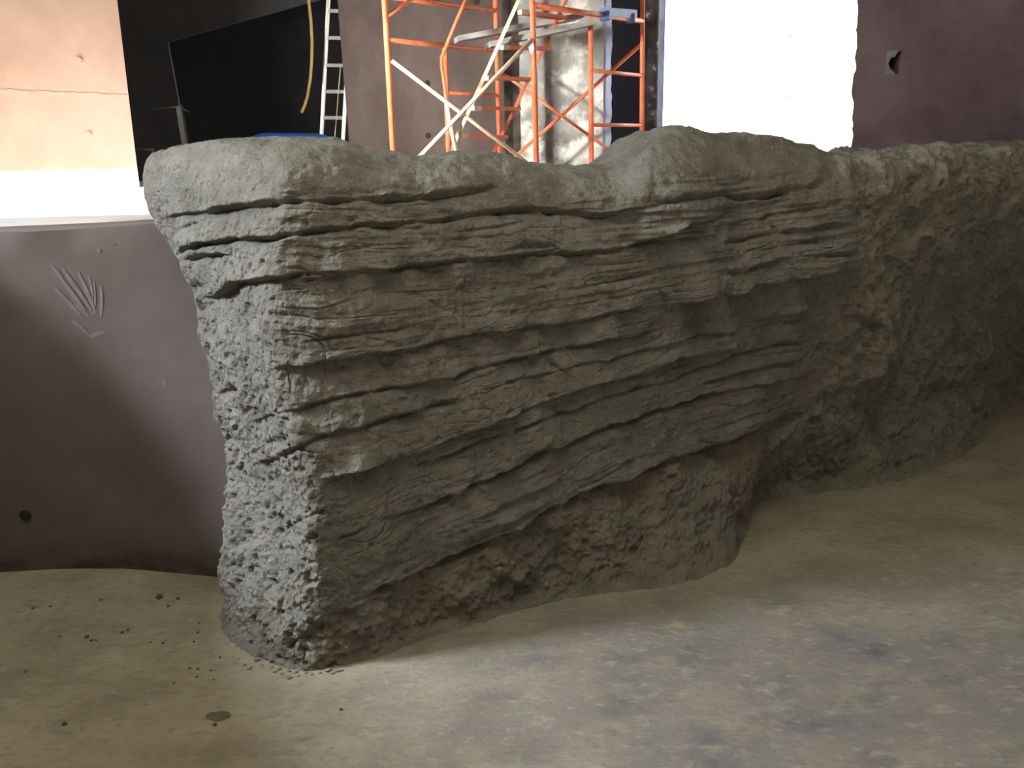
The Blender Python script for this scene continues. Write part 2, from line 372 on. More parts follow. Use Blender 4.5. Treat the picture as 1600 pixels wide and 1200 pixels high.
add_box(bm, h1.x, 4.9, YM, YM+0.3, h0.z, h1.z)
for v_ in bm.verts:                                   # splayed jamb
    if v_.co.y > YM+0.2 and v_.co.x < h0.x-0.05: v_.co.x += 0.16
MW = tag(link('wall_maroon', bm, M_MAROON), 'dark maroon concrete wall with a small square hole', kind='structure')
hw, hh = h1.x-h0.x, h1.z-h0.z
bm = bmesh.new()   # ragged mortar packing inside the hole, a slot left open at the lower right
add_prism_y(bm, [(h0.x, h0.z), (h0.x+hw*0.68, h0.z), (h0.x+hw*0.55, h0.z+hh*0.10), (h0.x+hw*0.30, h0.z+hh*0.2), (h0.x+hw*0.12, h0.z+hh*0.45), (h0.x+hw*0.28, h0.z+hh*0.7), (h0.x+hw*0.55, h0.z+hh*0.74), (h0.x+hw*0.7, h0.z+hh*0.95), (h1.x, h1.z), (h0.x, h1.z)], YM-0.008, YM+0.1)
link('mortar_packing', bm, M_PATCH, MW)
bm = bmesh.new()
add_prism_y(bm, [(h0.x, h0.z), (h0.x+hw*0.68, h0.z), (h0.x+hw*0.80, h0.z+hh*0.18), (h1.x, h0.z+hh*0.42), (h1.x, h1.z), (h0.x, h1.z)], YM+0.12, YM+0.2)
link('plug', bm, M_PLUG, MW)

# outside: sunlit wall and yard
bm = bmesh.new(); add_box(bm, -6, 16, 16.0, 16.3, 0.0, 8.0)
OW = tag(link('wall_outside', bm, M_OUT), kind='structure')
for px, py in ((1235, 57), (1230, 150), (1283, 152), (1226, 212), (1279, 211)):
    p = at(px, py, 16.0)
    bm = bmesh.new(); add_tube(bm, [p+Vector((0, -0.004, 0)), p+Vector((0, 0.05, 0))], 0.016, 10)
    link('tie_hole', bm, M_PLUG, OW)

# dark room at the back left
YL = 11.0
def pz(px, py, Y): p = at(px, py, Y); return (p.x, p.z)
bm = bmesh.new()
cx, cz = pz(262, 66, YL); ex2, ez2 = pz(520, -6, YL)
add_prism_y(bm, [(-7, REAR), (cx+0.10, REAR), (cx, cz), (ex2, ez2), (ex2+0.6, 4.0), (-7, 4.0)], YL, YL+0.03)
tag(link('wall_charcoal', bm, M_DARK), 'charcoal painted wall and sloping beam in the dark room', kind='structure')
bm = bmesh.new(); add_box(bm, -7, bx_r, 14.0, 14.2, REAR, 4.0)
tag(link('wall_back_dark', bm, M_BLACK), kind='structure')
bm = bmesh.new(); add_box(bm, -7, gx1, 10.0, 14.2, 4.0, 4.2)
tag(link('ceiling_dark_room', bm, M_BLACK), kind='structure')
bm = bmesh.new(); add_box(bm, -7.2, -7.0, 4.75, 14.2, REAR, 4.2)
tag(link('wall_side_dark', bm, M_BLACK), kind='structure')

# wall details: tie plugs, form joints, trowel smears
def disc(name, c, n, r, material, parent, depth=0.012):
    bm = bmesh.new(); n = Vector(n).normalized()
    add_tube(bm, [Vector(c)+n*0.003, Vector(c)-n*depth], r, 14)
    return link(name, bm, material, parent, smooth=False)
for px, py, r in ((125, 95, 5.0), (140, 210, 4.0)):
    p = at(px, py, 4.385); tpl = disc('tie_plug', p, (0, -1, 0), r*4.4/FPX, M_PINKLINE, PW, 0.02)
    bm = bmesh.new(); add_tube(bm, [p+Vector((0, -0.012, 0.004)), p+Vector((0, 0.01, 0.004))], r*4.4/FPX*0.8, 12); link('plug_cap', bm, M_PINK, tpl)
for px, py, r in ((668, 130, 4.5), (669, 212, 4.5), (745, 2, 5)):
    p = at(px, py, 9.6); disc('tie_hole', p, (0, -1, 0), r*9.6/FPX, M_PLUG, BW)
p = lowwall_pt(40, 805); disc('tie_hole', p, (0, -1, 0.02), 9.5*2.9/FPX, M_PLUG, LW)
bm = bmesh.new()
for k in range(30):
    x0 = at(-60+k*9, 143+(k*9-60)*0.045, 4.385); x1 = at(-60+(k+1)*9, 143+((k+1)*9-60)*0.045, 4.385)
    if x1.x > at(201, 152, 4.385).x: break
    add_bar(bm, x0, x1, 0.004+0.003*random.random(), 0.016+0.012*random.random())
link('form_joint', bm, M_PINKLINE, PW)
bm = bmesh.new(); p0 = at(549, 178, 9.6); p1 = at(785, 186, 9.6); add_bar(bm, p0, p1, 0.012, 0.03)
link('form_joint', bm, M_BROWN, BW)
# herringbone smears on the low wall
strokes = [((90, 428), (140, 496)), ((98, 420), (146, 490)), ((84, 448), (132, 500)), ((110, 470), (140, 497)), ((122, 425), (150, 490)), ((146, 440), (147, 492)), ((157, 446), (158, 494)), ((139, 432), (145, 478)), ((112, 500), (140, 524)), ((140, 526), (165, 518)), ((152, 388), (156, 394)), ((176, 382), (180, 384)), ((255, 594), (258, 602)), ((80, 415), (100, 440))]
for (x0, y0), (x1, y1) in strokes:
    a = lowwall_pt(x0, y0); b = lowwall_pt(x1, y1)
    bm = bmesh.new(); d = (b-a); s = d.cross(Vector((0, 1, 0))).normalized()*(0.005+0.003*random.random())
    o_ = Vector((0, -0.0005, 0)); n = 6; top = []; bot = []
    for i in range(n+1):
        t = i/n; c = a+d*t+o_; w = 0.25+0.75*math.sin(math.pi*min(1, max(0, t*0.9+0.1)))
        top.append(bm.verts.new(c+s*w)); bot.append(bm.verts.new(c-s*w))
    back = [bm.verts.new(v.co+Vector((0, 0.006, 0))) for v in top+bot[::-1]]
    loop = top+bot[::-1]; bm.faces.new(loop); bm.faces.new(back[::-1])
    for i in range(len(loop)): bm.faces.new((loop[i], back[i], back[(i+1) % len(loop)], loop[(i+1) % len(loop)]))
    link('plaster_smear', bm, M_SMEAR, LW)

# ------------------------------------------------------------------ the rock
G = ground
def A(x, y, Y): return at(x, y, Y)
V = Vector
cols = [
 # r0 base          r1 foot top        r2 low             r3 mid             r4 high            r5 shoulder        r6 crest
 [V((-0.80,3.05,-.02)),V((-0.80,3.10,.25)),V((-0.82,3.10,.5)),V((-0.88,3.12,.8)),V((-0.95,3.15,1.05)),V((-1.02,3.15,1.25)),V((-0.95,3.12,1.37))],
 [G(343,962),        A(350,885,2.56),   A(357,745,2.63),   A(327,575,2.65),   A(283,430,2.68),   A(226,300,2.72),   A(236,246,2.80)],
 [G(362,1003),       A(372,900,2.43),   A(380,770,2.50),   A(348,575,2.54),   A(310,430,2.56),   A(262,300,2.58),   A(270,232,2.72)],
 [G(410,1032),       A(432,935,2.27),   A(440,800,2.32),   A(400,580,2.36),   A(372,435,2.38),   A(350,300,2.42),   A(345,216,2.62)],
 [G(482,1043),       A(493,955,2.17),   A(500,820,2.185),  A(448,590,2.21),   A(438,435,2.23),   A(442,300,2.27),   A(440,213,2.56)],
 [G(550,1035),       A(552,940,2.20),   A(556,800,2.21),   A(520,585,2.235),  A(512,430,2.25),   A(515,300,2.30),   A(520,214,2.58)],
 [G(700,985),        A(702,880,2.375),  A(702,760,2.37),   A(695,575,2.38),   A(690,430,2.39),   A(690,305,2.43),   A(690,242,2.70)],
 [G(900,928),        A(890,790,2.57),   A(886,690,2.56),   A(880,555,2.56),   A(875,420,2.565),  A(870,315,2.60),   A(860,257,2.85)],
 [G(1050,908),       A(1060,722,2.80),  A(1062,640,2.77),  A(1062,540,2.75),  A(1064,425,2.70), A(1072,315,2.68),  A(1055,195,2.98)],
 [G(1124,884),       A(1150,692,2.95),  A(1158,610,2.91),  A(1165,520,2.88),  A(1165,420,2.85),  A(1165,315,2.90),  A(1165,207,3.12)],
 [G(1192,778),       A(1222,680,3.12),  A(1228,600,3.06),  A(1238,510,3.01),  A(1242,420,2.94),  A(1245,315,2.96),  A(1245,224,3.22)],
 [G(1300,764),       A(1320,640,3.30),  A(1325,565,3.20),  A(1332,488,3.14),  A(1335,400,3.06),  A(1325,310,3.08),  A(1305,240,3.28)],
 [G(1415,748),       A(1425,615,3.62),  A(1430,540,3.55),  A(1430,460,3.45),  A(1430,370,3.30),  A(1425,285,3.22),  A(1400,235,3.38)],
 [G(1530,686),       A(1535,590,4.00),  A(1535,530,3.95),  A(1530,450,3.80),  A(1530,360,3.55),  A(1525,280,3.40),  A(1505,223,3.56)],
 [G(1605,612),       A(1615,545,4.55),  A(1620,495,4.40),  A(1620,430,4.10),  A(1620,350,3.75),  A(1620,285,3.60),  A(1610,228,3.76)],
 [G(1710,548),       A(1720,500,5.35),  A(1725,460,5.05),  A(1725,400,4.60),  A(1725,330,4.20),  A(1725,290,4.00),  A(1725,232,4.15)],
 [V((4.6,6.0,-.02)), V((4.6,6.1,.3)),   V((4.5,5.9,.55)),  V((4.4,5.7,.85)),  V((4.3,5.4,1.1)),  V((4.2,5.2,1.2)),  V((4.2,5.4,1.28))],
 [V((7.8,9.0,-.02)), V((7.8,9.1,.3)),   V((7.7,8.9,.55)),  V((7.6,8.7,.85)),  V((7.5,8.4,1.1)),  V((7.4,8.2,1.2)),  V((7.4,8.4,1.28))],
]
C = np.array([[list(p) for p in c] for c in cols])           # (nc, 7, 3)
C[:, 0, 2] = -0.02
# two more rows behind the crest
tang = np.gradient(C[:, 6, :2], axis=0); nb = np.stack([-tang[:, 1], tang[:, 0]], 1); nb /= np.linalg.norm(nb, axis=1)[:, None]
nb[0] = (0.5, 0.85); nb[1] = (0.45, 0.9); nb[2] = (0.3, 0.95); nb[3] = (0.2, 0.98); nb[4] = (0.05, 1)
bk = np.array([1]*11+[1.2, 1.7, 2.6, 3.2, 4.2, 3.5, 3.5])[:, None]
r7 = C[:, 6].copy(); r7[:, :2] += nb*0.20*bk; r7[:, 2] -= 0.03
r8 = C[:, 6].copy(); r8[:, :2] += nb*0.34*bk; r8[:, 2] = 0.60
C = np.concatenate([C, r7[:, None], r8[:, None]], 1)
uc = np.array([0, 40, 75, 160, 260, 330, 480, 680, 840, 935, 1020, 1115, 1220, 1330, 1420, 1530, 1640, 1960], float)
vr = np.array([0, 105, 225, 410, 555, 680, 770, 800, 835], float)
NU, NVF, NVB = 1220, 660, 40
u = np.concatenate([np.linspace(uc[0], 1460, 1110), np.linspace(1463, 1960, 110)])
v = np.concatenate([np.linspace(0, 770, NVF), np.linspace(772, 835, NVB)])
tmp = pchip(uc, C.reshape(len(uc), -1), u).reshape(NU, 9, 3)
base = pchip(vr, tmp.transpose(1, 0, 2).reshape(9, -1), v).reshape(len(v), NU, 3)   # (NV, NU, 3)
NV = len(v)
Vg = v[:, None]*np.ones((1, NU)); Ug = np.ones((NV, 1))*u[None, :]
# skyline correction
sky_x = [225, 240, 280, 350, 440, 520, 560, 600, 650, 690, 710, 760, 790, 820, 870, 940, 970, 1000, 1020, 1050, 1080, 1110, 1165, 1200, 1240, 1275, 1300, 1360, 1440, 1480, 1540, 1600, 1700]
sky_y = [262, 240, 227, 216, 213, 214, 225, 233, 243, 240, 235, 236, 240, 252, 257, 257, 240, 211, 201, 194, 198, 208, 206, 211, 222, 237, 240, 237, 228, 221, 225, 228, 230]
for _ in range(3):
    px, py = project(base.reshape(-1, 3)); px = px.reshape(NV, NU); py = py.reshape(NV, NU)
    k = np.argmin(py[:NVF+NVB//2], axis=0); cxp = px[k, np.arange(NU)]; cyp = py[k, np.arange(NU)]
    want = np.interp(cxp, sky_x, sky_y)
    Yd = base[k, np.arange(NU), 1]
    dz = (cyp-want)*Yd/FPX*1.02
    dz[u < 45] *= 0
    wgt = sstep(640, 760, Vg)
    base[..., 2] += wgt*dz[None, :]*(1-sstep(815, 835, Vg))
def grid_normals(P):
    du = np.gradient(P, axis=1); dv = np.gradient(P, axis=0)
    n = np.cross(du, dv); return n/(np.linalg.norm(n, axis=2, keepdims=True)+1e-9)
Nrm = grid_normals(base)
px, py = project(base.reshape(-1, 3)); X = px.astype(np.float32); Yp = py.astype(np.float32)
B = base.reshape(-1, 3); Uf = Ug.ravel(); Vf = Vg.ravel()
disp = np.zeros(len(B), np.float32)

# region weights
end_w = 1-sstep(235, 275, Uf+14*noise(B*14, 5))            # the pitted end face
mud_edge = np.interp(Yp, [230, 300, 350, 400, 440, 480, 530, 580, 640, 700], [1295, 1312, 1335, 1350, 1340, 1310, 1288, 1292, 1262, 1190])
mud_w = sstep(-8, 14, X-mud_edge+10*noise(B*16, 9))
foot_line = np.interp(X, [340, 360, 420, 500, 519, 581, 644, 706, 753, 778, 825, 875, 919, 981, 1050, 1106, 1153, 1200, 1262, 1400], [900, 905, 960, 975, 966, 945, 902, 877, 855, 841, 816, 791, 772, 753, 722, 703, 687, 669, 644, 610])
foot_w = sstep(-6, 8, Yp-foot_line)*(1-mud_w)*(Uf > 250)
top_w = sstep(690, 740, Vf)
lay_w = (1-end_w)*(1-mud_w)*(1-foot_w)

# bedding cracks, traced as y(x): points, groove depth, groove width px, bulge above, its reach px, setback below, its reach px
CR = [
 ([(246,344),(272,339),(309,333),(387,322),(434,317),(512,314),(575,310),(637,308),(700,302),(760,293),(785,288)], .018,3.2,.012,40,.016,20),
 ([(262,378),(280,362),(300,354),(340,339),(378,328)], .006,3,-.006,12,-.016,45),
 ([(268,404),(287,388),(319,380),(350,376),(400,375),(450,367),(512,360),(560,352),(622,350),(700,345),(737,336),(794,327),(831,327),(862,334),(900,334),(937,338),(981,328),(1028,322),(1075,308),(1122,303),(1147,309),(1194,308),(1240,297),(1296,290)], .022,3.2,.012,35,.016,20),
 ([(262,412),(294,407),(340,397),(372,396)], .014,5,.014,18,.022,14),
 ([(560,356),(600,353),(640,357),(700,350)], .010,4,.004,14,.004,12),
 ([(300,470),(337,462),(372,443),(419,435),(481,428),(537,427),(590,425),(653,416),(700,409),(769,405),(812,400),(841,397),(919,395),(965,390),(1006,381),(1044,369),(1065,356),(1106,346),(1132,339)], .020,3.0,.018,45,.020,30),
 ([(770,394),(812,386),(860,384),(880,393)], .012,4,.008,14,.014,10),
 ([(470,441),(510,432),(545,429)], .008,2.2,.003,10,.003,10),
 ([(978,387),(1012,377),(1060,377),(1112,370),(1130,366)], .018,3.5,.010,20,.014,18),
 ([(410,580),(456,575),(519,564),(612,548),(690,533),(794,517),(887,505),(960,490),(1010,474)], .014,2.6,.022,40,.022,35),
 ([(462,538),(500,530),(544,522),(612,514),(660,508)], .008,1.8,.004,14,.004,12),
 ([(455,556),(530,545),(600,535)], .004,1.6,.002,8,.002,8),
 ([(334,613),(350,612),(372,606)], .030,4,.008,12,.010,10),
 ([(378,666),(391,661),(434,647),(472,642),(500,630),(550,617),(612,608),(706,591),(722,584),(778,569),(844,556),(919,537),(1012,522),(1046,511)], .018,2.8,.012,30,.014,24),
 ([(735,613),(750,609),(809,594),(869,581),(950,562),(1044,539),(1106,525),(1180,515)], .010,2.0,.007,16,.007,14),
 ([(380,726),(416,722),(431,716),(456,702),(487,689),(534,672),(559,670),(597,659),(650,642),(690,632),(731,623)], .018,3.2,.014,30,.010,20),
 ([(492,754),(550,740),(600,726),(660,708),(700,688),(750,668),(778,656),(822,640),(875,619),(944,598),(981,590),(1006,583),(1060,562),(1122,551),(1180,536)], .010,2.4,.026,40,.030,40),
 ([(640,735),(700,715),(787,678),(841,658),(894,645),(937,628),(997,611),(1069,594),(1106,580),(1162,559),(1225,541),(1286,527)], .016,2.6,.010,18,.010,16),
 ([(600,815),(619,808),(675,791),(706,778),(731,766),(803,731),(872,702),(912,687),(950,673),(1012,653),(1044,645),(1094,628),(1131,610)], .022,3.0,.014,30,.014,24),
 ([(803,722),(835,710),(872,699)], .016,5,.004,10,.004,8),
 ([(1060,640),(1100,627),(1175,609),(1225,598),(1290,577)], .012,2.4,.010,14,.010,14),
 ([(1095,608),(1131,597),(1194,577),(1272,559)], .016,2.8,.010,14,.014,16),
 ([(560,938),(600,922),(644,902),(706,877),(753,855),(778,841),(825,816),(875,791),(919,772),(981,753),(1050,722),(1106,703),(1153,687),(1200,669),(1225,659),(1266,643)], .030,4.0,.020,40,.030,36),
 ([(505,968),(519,964),(581,942),(640,933)], .010,3,.006,20,.004,14),
 ([(425,834),(431,830),(456,819),(500,799),(516,790)], .012,2.2,.004,14,.004,12),
 ([(520,848),(555,835),(590,820)], .008,1.8,.003,10,.004,10),
 ([(1147,346),(1225,334),(1275,327),(1314,316)], .014,2.4,.010,18,.008,14),
 ([(1205,368),(1256,359),(1300,350),(1333,352)], .014,2.6,.010,16,.018,16),
 ([(1122,381),(1169,372),(1212,368)], .014,2.6,.006,12,.008,12),
 ([(1228,377),(1290,380),(1349,381)], .008,1.8,.004,8,.004,8),
 ([(1128,424),(1156,423),(1194,412),(1240,404)], .020,3.2,.012,14,.010,14),
 ([(1246,403),(1300,398),(1352,394)], .014,2.4,.010,14,.006,14),
 ([(1150,302),(1190,286)], .0,2.0,.0,10,.0,10),
 ([(1030,478),(1090,469),(1122,462),(1150,464),(1178,449),(1225,442),(1275,431),(1342,421)], .012,3.0,.032,40,.085,60),
 ([(1192,507),(1240,494),(1275,487),(1314,482)], .014,3,.010,14,.010,12),
 ([(1188,520),(1234,506),(1278,498)], .012,2.4,.006,10,.008,12),
 ([(880,452),(916,447),(956,441),(1024,430)], .008,1.8,.005,10,.005,10),
 ([(894,462),(950,455),(1010,446)], .005,1.5,.003,7,.003,7),
 ([(870,478),(930,470),(1000,458)], .005,1.5,.003,7,.003,7),
 ([(894,500),(934,494),(968,482)], .010,2.2,.005,10,.005,10),
 ([(700,364),(760,356),(830,345)], .005,1.6,.003,8,.003,8),
 ([(690,376),(760,370),(840,362)], .005,1.6,.004,9,.003,8),
 ([(887,769),(934,750),(997,716),(1040,704)], .007,1.8,.003,8,.003,8),
 ([(885,757),(950,736),(1010,708)], .006,1.6,.003,8,.003,8),
 ([(900,702),(937,706),(985,682)], .012,5,.004,12,.002,12),
 ([(1110,640),(1160,634),(1210,618)], .006,1.8,.003,8,.003,8),
 ([(530,300),(600,292),(660,298),(700,290)], .006,3,.004,14,.004,12),
 ([(640,398),(700,390),(770,383)], .004,1.4,.002,7,.002,7),
 ([(520,390),(580,383),(650,380)], .005,1.6,.003,9,.003,9),
 ([(1085,290),(1120,283),(1150,280)], .0,1.6,.0,8,.0,8),
 ([(1130,395),(1200,390),(1330,372)], .005,1.5,.003,7,.003,7),
]
for n_, (pts, gd, gw, ob, ol, sb, sl) in enumerate(CR):
    xs = np.array([p[0] for p in pts], float); ys = np.array([p[1] for p in pts], float)
    sel = np.where((X > xs[0]-5) & (X < xs[-1]+5) & (Yp > ys.min()-170) & (Yp < ys.max()+190) & (Vf < 790))[0]
    if not len(sel): continue
    x = X[sel]; y = Yp[sel]
    q = np.stack([x/34, np.full_like(x, n_*3.1), np.zeros_like(x)], 1)
    yc = np.interp(x, xs, ys) + 2.2*noise(q, 40) + 1.2*noise(q*3.1, 41)
    sl_ = np.gradient(ys, xs); ca = 1/np.sqrt(1+np.interp(x, xs, sl_)**2)
    d = (y-yc)*ca
    L_ = xs[-1]-xs[0]; tp = min(40.0, L_*0.3)
    tap = sstep(xs[0]-4, xs[0]+tp, x)*(1-sstep(xs[-1]-tp, xs[-1]+4, x))
    var = np.clip(0.75+0.75*noise(q*0.9+7, 42), 0.18, 1.6)
    gv = np.clip(0.9+0.8*noise(q*1.7+3, 43), 0.25, 1.7)
    up = 1/(1+np.exp(np.clip(d/1.1, -30, 30)))
    dd = -gd*gv*np.exp(-(d/(gw*(0.7+0.4*gv)))**2)
    dd = dd + up*ob*var*np.exp(np.minimum(d, 0)/ol) - (1-up)*sb*var*np.exp(-np.maximum(d, 0)/sl)
    disp[sel] += tap*dd*(1-end_w[sel]*(0.55*sstep(430, 500, y)-0.35*(1-sstep(430, 500, y))))
# vertical score lines and joints
for x0, y0, x1, y1, gd, gw in ((727,420,722,525,.006,1.5),(715,445,710,530,.005,1.4),(866,338,868,392,.005,1.4),(876,340,878,385,.004,1.3),(985,340,990,372,.005,1.3),(998,335,1000,365,.004,1.3),(722,525,720,585,.005,1.4),(1126,345,1124,376,.016,5),(1209,352,1213,368,.012,3),(868,640,866,700,.004,1.3),(880,640,878,700,.004,1.3),(878,700,880,780,.004,1.5),(513,632,516,672,.003,1.2),(680,672,682,690,.005,1.4),(843,530,845,556,.006,1.4),(700,430,700,505,.002,1.1),(438,650,446,700,.014,4),(1028,452,1044,475,.012,2.5)):
    sel = np.where((Yp > y0-3) & (Yp < y1+3) & (np.abs(X-(x0+x1)/2) < 30))[0]
    if not len(sel): continue
    t = (Yp[sel]-y0)/(y1-y0); w_ = 1.6*noise(np.stack([Yp[sel]/9, np.full(len(sel), x0), np.zeros(len(sel))], 1), 50)
    disp[sel] -= gd*np.exp(-((X[sel]-(x0+(x1-x0)*t)-w_)/gw)**2)*sstep(0, .15, t)*(1-sstep(.85, 1, t))
# pits and knocks (px, py, radius px, depth)
for x0, y0, r_, g_ in ((860,567,7,.02),(866,573,5,.016),(1258,492,7,.018),(402,615,6,.012),(606,571,6,.010),(630,571,6,.010),(383,838,13,.03),(366,850,8,.02),(1400,418,9,.025),(1362,520,7,.02),(1354,505,9,.02),(1500,590,7,.014),(1600,545,12,.02),(1190,770,16,.02),(1105,826,12,.015),(1090,565,6,.012),(428,268,9,.008),(418,282,7,.008),(1045,285,7,.012),(738,772,9,.018),(1225,283,5,.012),(1170,276,5,.010),(1340,560,8,.015),(1430,345,10,.02),(1385,410,8,.02),(455,705,5,.01),(436,690,6,.012),(395,625,6,.012),(365,605,7,.014),(300,452,8,.02),(310,484,7,.018)):
    sel = np.where((np.abs(X-x0) < 40) & (np.abs(Yp-y0) < 40) & (Vf < 780))[0]
    d2 = ((X[sel]-x0)**2+(Yp[sel]-y0)**2)/r_**2
    disp[sel] -= g_*np.exp(-d2*(1+0.4*noise(B[sel]*60, 3)))

# bedding direction: a strata coordinate that follows the top and bottom beds
yt_ = np.interp(X, [230, 430, 830, 1080, 1340], [350, 318, 330, 312, 290]); yb_ = np.interp(X, [340, 500, 640, 880, 1200, 1340], [930, 985, 905, 790, 668, 620])
s_ = (Yp-yt_)/(yb_-yt_)
lamq = np.stack([Uf/95, s_*38, B[:, 2]*0], 1)
zone = np.clip(0.55+0.9*noise(np.stack([Uf/120, s_*4, Uf*0+3], 1), 60), 0.1, 1.5)
lam = fbm(lamq, 61, 3, 0.55); lam2 = noise(np.stack([Uf/50, s_*95, B[:, 2]*0], 1), 66)
disp += lay_w*zone*(0.0055*lam+0.0022*lam2)*(1-0.6*top_w)
disp += lay_w*0.010*fbm(B*3.5, 70, 2) + lay_w*0.0036*(1-0.5*top_w)*fbm(B*30, 72, 3) 
for sc_, fr, wd, am in ((70, 13, .05, .006), (130, 23, .045, .005), (85, 37, .06, .004)):
    g_n = noise(np.stack([Uf/sc_, s_*fr+0.6*noise(np.stack([Uf/60, s_*6, Uf*0], 1), 64), Uf*0+sc_], 1), 65)
    g_m = np.clip(1.6*noise(np.stack([Uf/60, s_*9, Uf*0+sc_], 1), 67)+0.25, 0, 1)
    disp -= lay_w*(1-0.8*top_w)*am*g_m*np.exp(-(g_n/wd)**2)
disp += lay_w*(1-0.6*top_w)*0.0030*np.abs(fbm(B*34, 73, 2))
# rough broken plaster in the layered face
chip = noise(B*45, 75); disp -= lay_w*(1-0.7*top_w)*np.maximum(0, chip-0.45)*0.012
# pitted end face
n1 = fbm(B*[16, 16, 16], 80, 3, 0.55); n2 = noise(B*62, 84); n3 = noise(B*110, 85)
low = sstep(420, 900, Yp)
pit = np.maximum(0, noise(B*48, 86)-0.30)
sm = 0.42+0.58*sstep(300, 400, Yp)
disp += end_w*sm*(0.0085*n1*(0.6+0.5*low) + (0.0030+0.0034*low)*n2 + (0.0016+0.0024*low)*n3 - (0.014+0.024*low)*pit - 0.012*np.maximum(0, noise(B*85, 87)-0.35))
disp += end_w*0.016*fbm(B*6, 88, 2)*(1-0.3*top_w)
# rough unlayered section
mq = B+0.03*np.stack([noise(B*9, 90), noise(B*9, 91), noise(B*9, 92)], 1)
mid = 1-np.abs(noise(mq*[3.2, 3.2, 4.5], 93))*2
disp += mud_w*(0.045*fbm(mq*3.0, 94, 2) + 0.020*mid*0.6 + 0.016*fbm(mq*13, 96, 3) + 0.0035*noise(B*60, 99) - 0.05*np.maximum(0, noise(B*20, 100)-0.40) - 0.035*np.maximum(0, noise(B*44, 101)-0.40) + 0.007*np.abs(fbm(B*[20, 20, 28], 102, 3)))
# the foot
disp += foot_w*(0.022*fbm(B*6, 110, 2) + 0.011*fbm(B*20, 112, 3) + 0.004*noise(B*75, 115) + 0.006*np.abs(fbm(B*[26, 26, 40], 118, 3)) - 0.024*np.maximum(0, noise(B*30, 116)-0.38) - 0.016*np.maximum(0, noise(B*58, 117)-0.38))
# crest
disp += top_w*(1-end_w)*(0.006*fbm(B*14, 120, 3))
gl = sstep(0, 30, Vf)                                # keep the contact line with the floor clean
disp = disp*(0.30+0.70*gl)
disp *= (1-sstep(800, 835, Vf))
P = B+Nrm.reshape(-1, 3)*disp[:, None]*(-1 if Nrm[NVF//2, NU//2, 1] > 0 else 1)
# spread the very foot into a feathered fillet on the floor
fl = (1-np.clip(Vf/26, 0, 1))
on = np.stack([Nrm.reshape(-1, 3)[:, 0], Nrm.reshape(-1, 3)[:, 1]], 1)*(-1 if Nrm[NVF//2, NU//2, 1] > 0 else 1)
on /= np.linalg.norm(on, axis=1)[:, None]+1e-6
P[:, :2] += on*((0.018+0.020*sstep(300, 520, Uf))*fl**2.0*(1+0.4*noise(B*5, 130)))[:, None]
# bring the displaced crest back to its height
for _ in range(2):
    qx, qy = project(P); qx = qx.reshape(NV, NU); qy = qy.reshape(NV, NU)
    k = np.argmin(qy, axis=0); ii = np.arange(NU)
    e_ = (qy[k, ii]-np.interp(qx[k, ii], sky_x, sky_y))*P.reshape(NV, NU, 3)[k, ii, 1]/FPX
    e_[u < 45] = 0
    e_ = np.convolve(np.pad(e_, 14, mode='edge'), np.ones(29)/29, 'valid')
    P[:, 2] += (sstep(640, 760, Vg)*e_[None, :]*(1-sstep(815, 835, Vg))).ravel()
PN = grid_normals(P.reshape(NV, NU, 3)).reshape(-1, 3)*(-1 if Nrm[NVF//2, NU//2, 1] > 0 else 1)

ROCK = empty('rock_outcrop', (-0.3, 2.4, 0.0))
tag(ROCK, 'large grey sculpted rock outcrop with layered beds rising from the floor', 'rock')
idx = np.arange(NV*NU).reshape(NV, NU)
quads = np.stack([idx[:-1, :-1], idx[:-1, 1:], idx[1:, 1:], idx[1:, :-1]], -1).reshape(-1, 4)
cls = np.zeros(len(B), int)                          # 0 layered, 1 end, 2 rough, 3 foot
cls[end_w > 0.5] = 1; cls[mud_w > 0.5] = 2; cls[(foot_w > 0.5) & (cls == 0)] = 3
qc = cls[quads[:, 0]]
for k, (nm, mt, lb) in enumerate((('layered_face', M_ROCK, 'cracked olive-grey face of thin tilted beds'), ('end_face', M_ROCKEND, 'pitted pale grey end face'), ('rough_section', M_MUD, 'lumpy unlayered coat at the right'), ('foot', M_FOOT, 'crumbly brownish foot below the lowest bed'))):
    q = quads[qc == k]; used, inv = np.unique(q, return_inverse=True); q = inv.reshape(-1, 4)
    me = bpy.data.meshes.new(nm)
    me.vertices.add(len(used)); me.vertices.foreach_set('co', P[used].astype(np.float32).ravel())
    me.loops.add(len(q)*4); me.loops.foreach_set('vertex_index', q.astype(np.int32).ravel())
    me.polygons.add(len(q)); me.polygons.foreach_set('loop_start', np.arange(0, len(q)*4, 4, dtype=np.int32))
    me.polygons.foreach_set('use_smooth', np.ones(len(q), bool))
    me.update(calc_edges=True); me.validate()
    me.normals_split_custom_set_from_vertices(PN[used].tolist())
    me.materials.append(mt)
    o = bpy.data.objects.new(nm, me); COL.objects.link(o); o.parent = ROCK
    o.matrix_parent_inverse = Matrix.Translation(-ROCK.location); o['label'] = lb

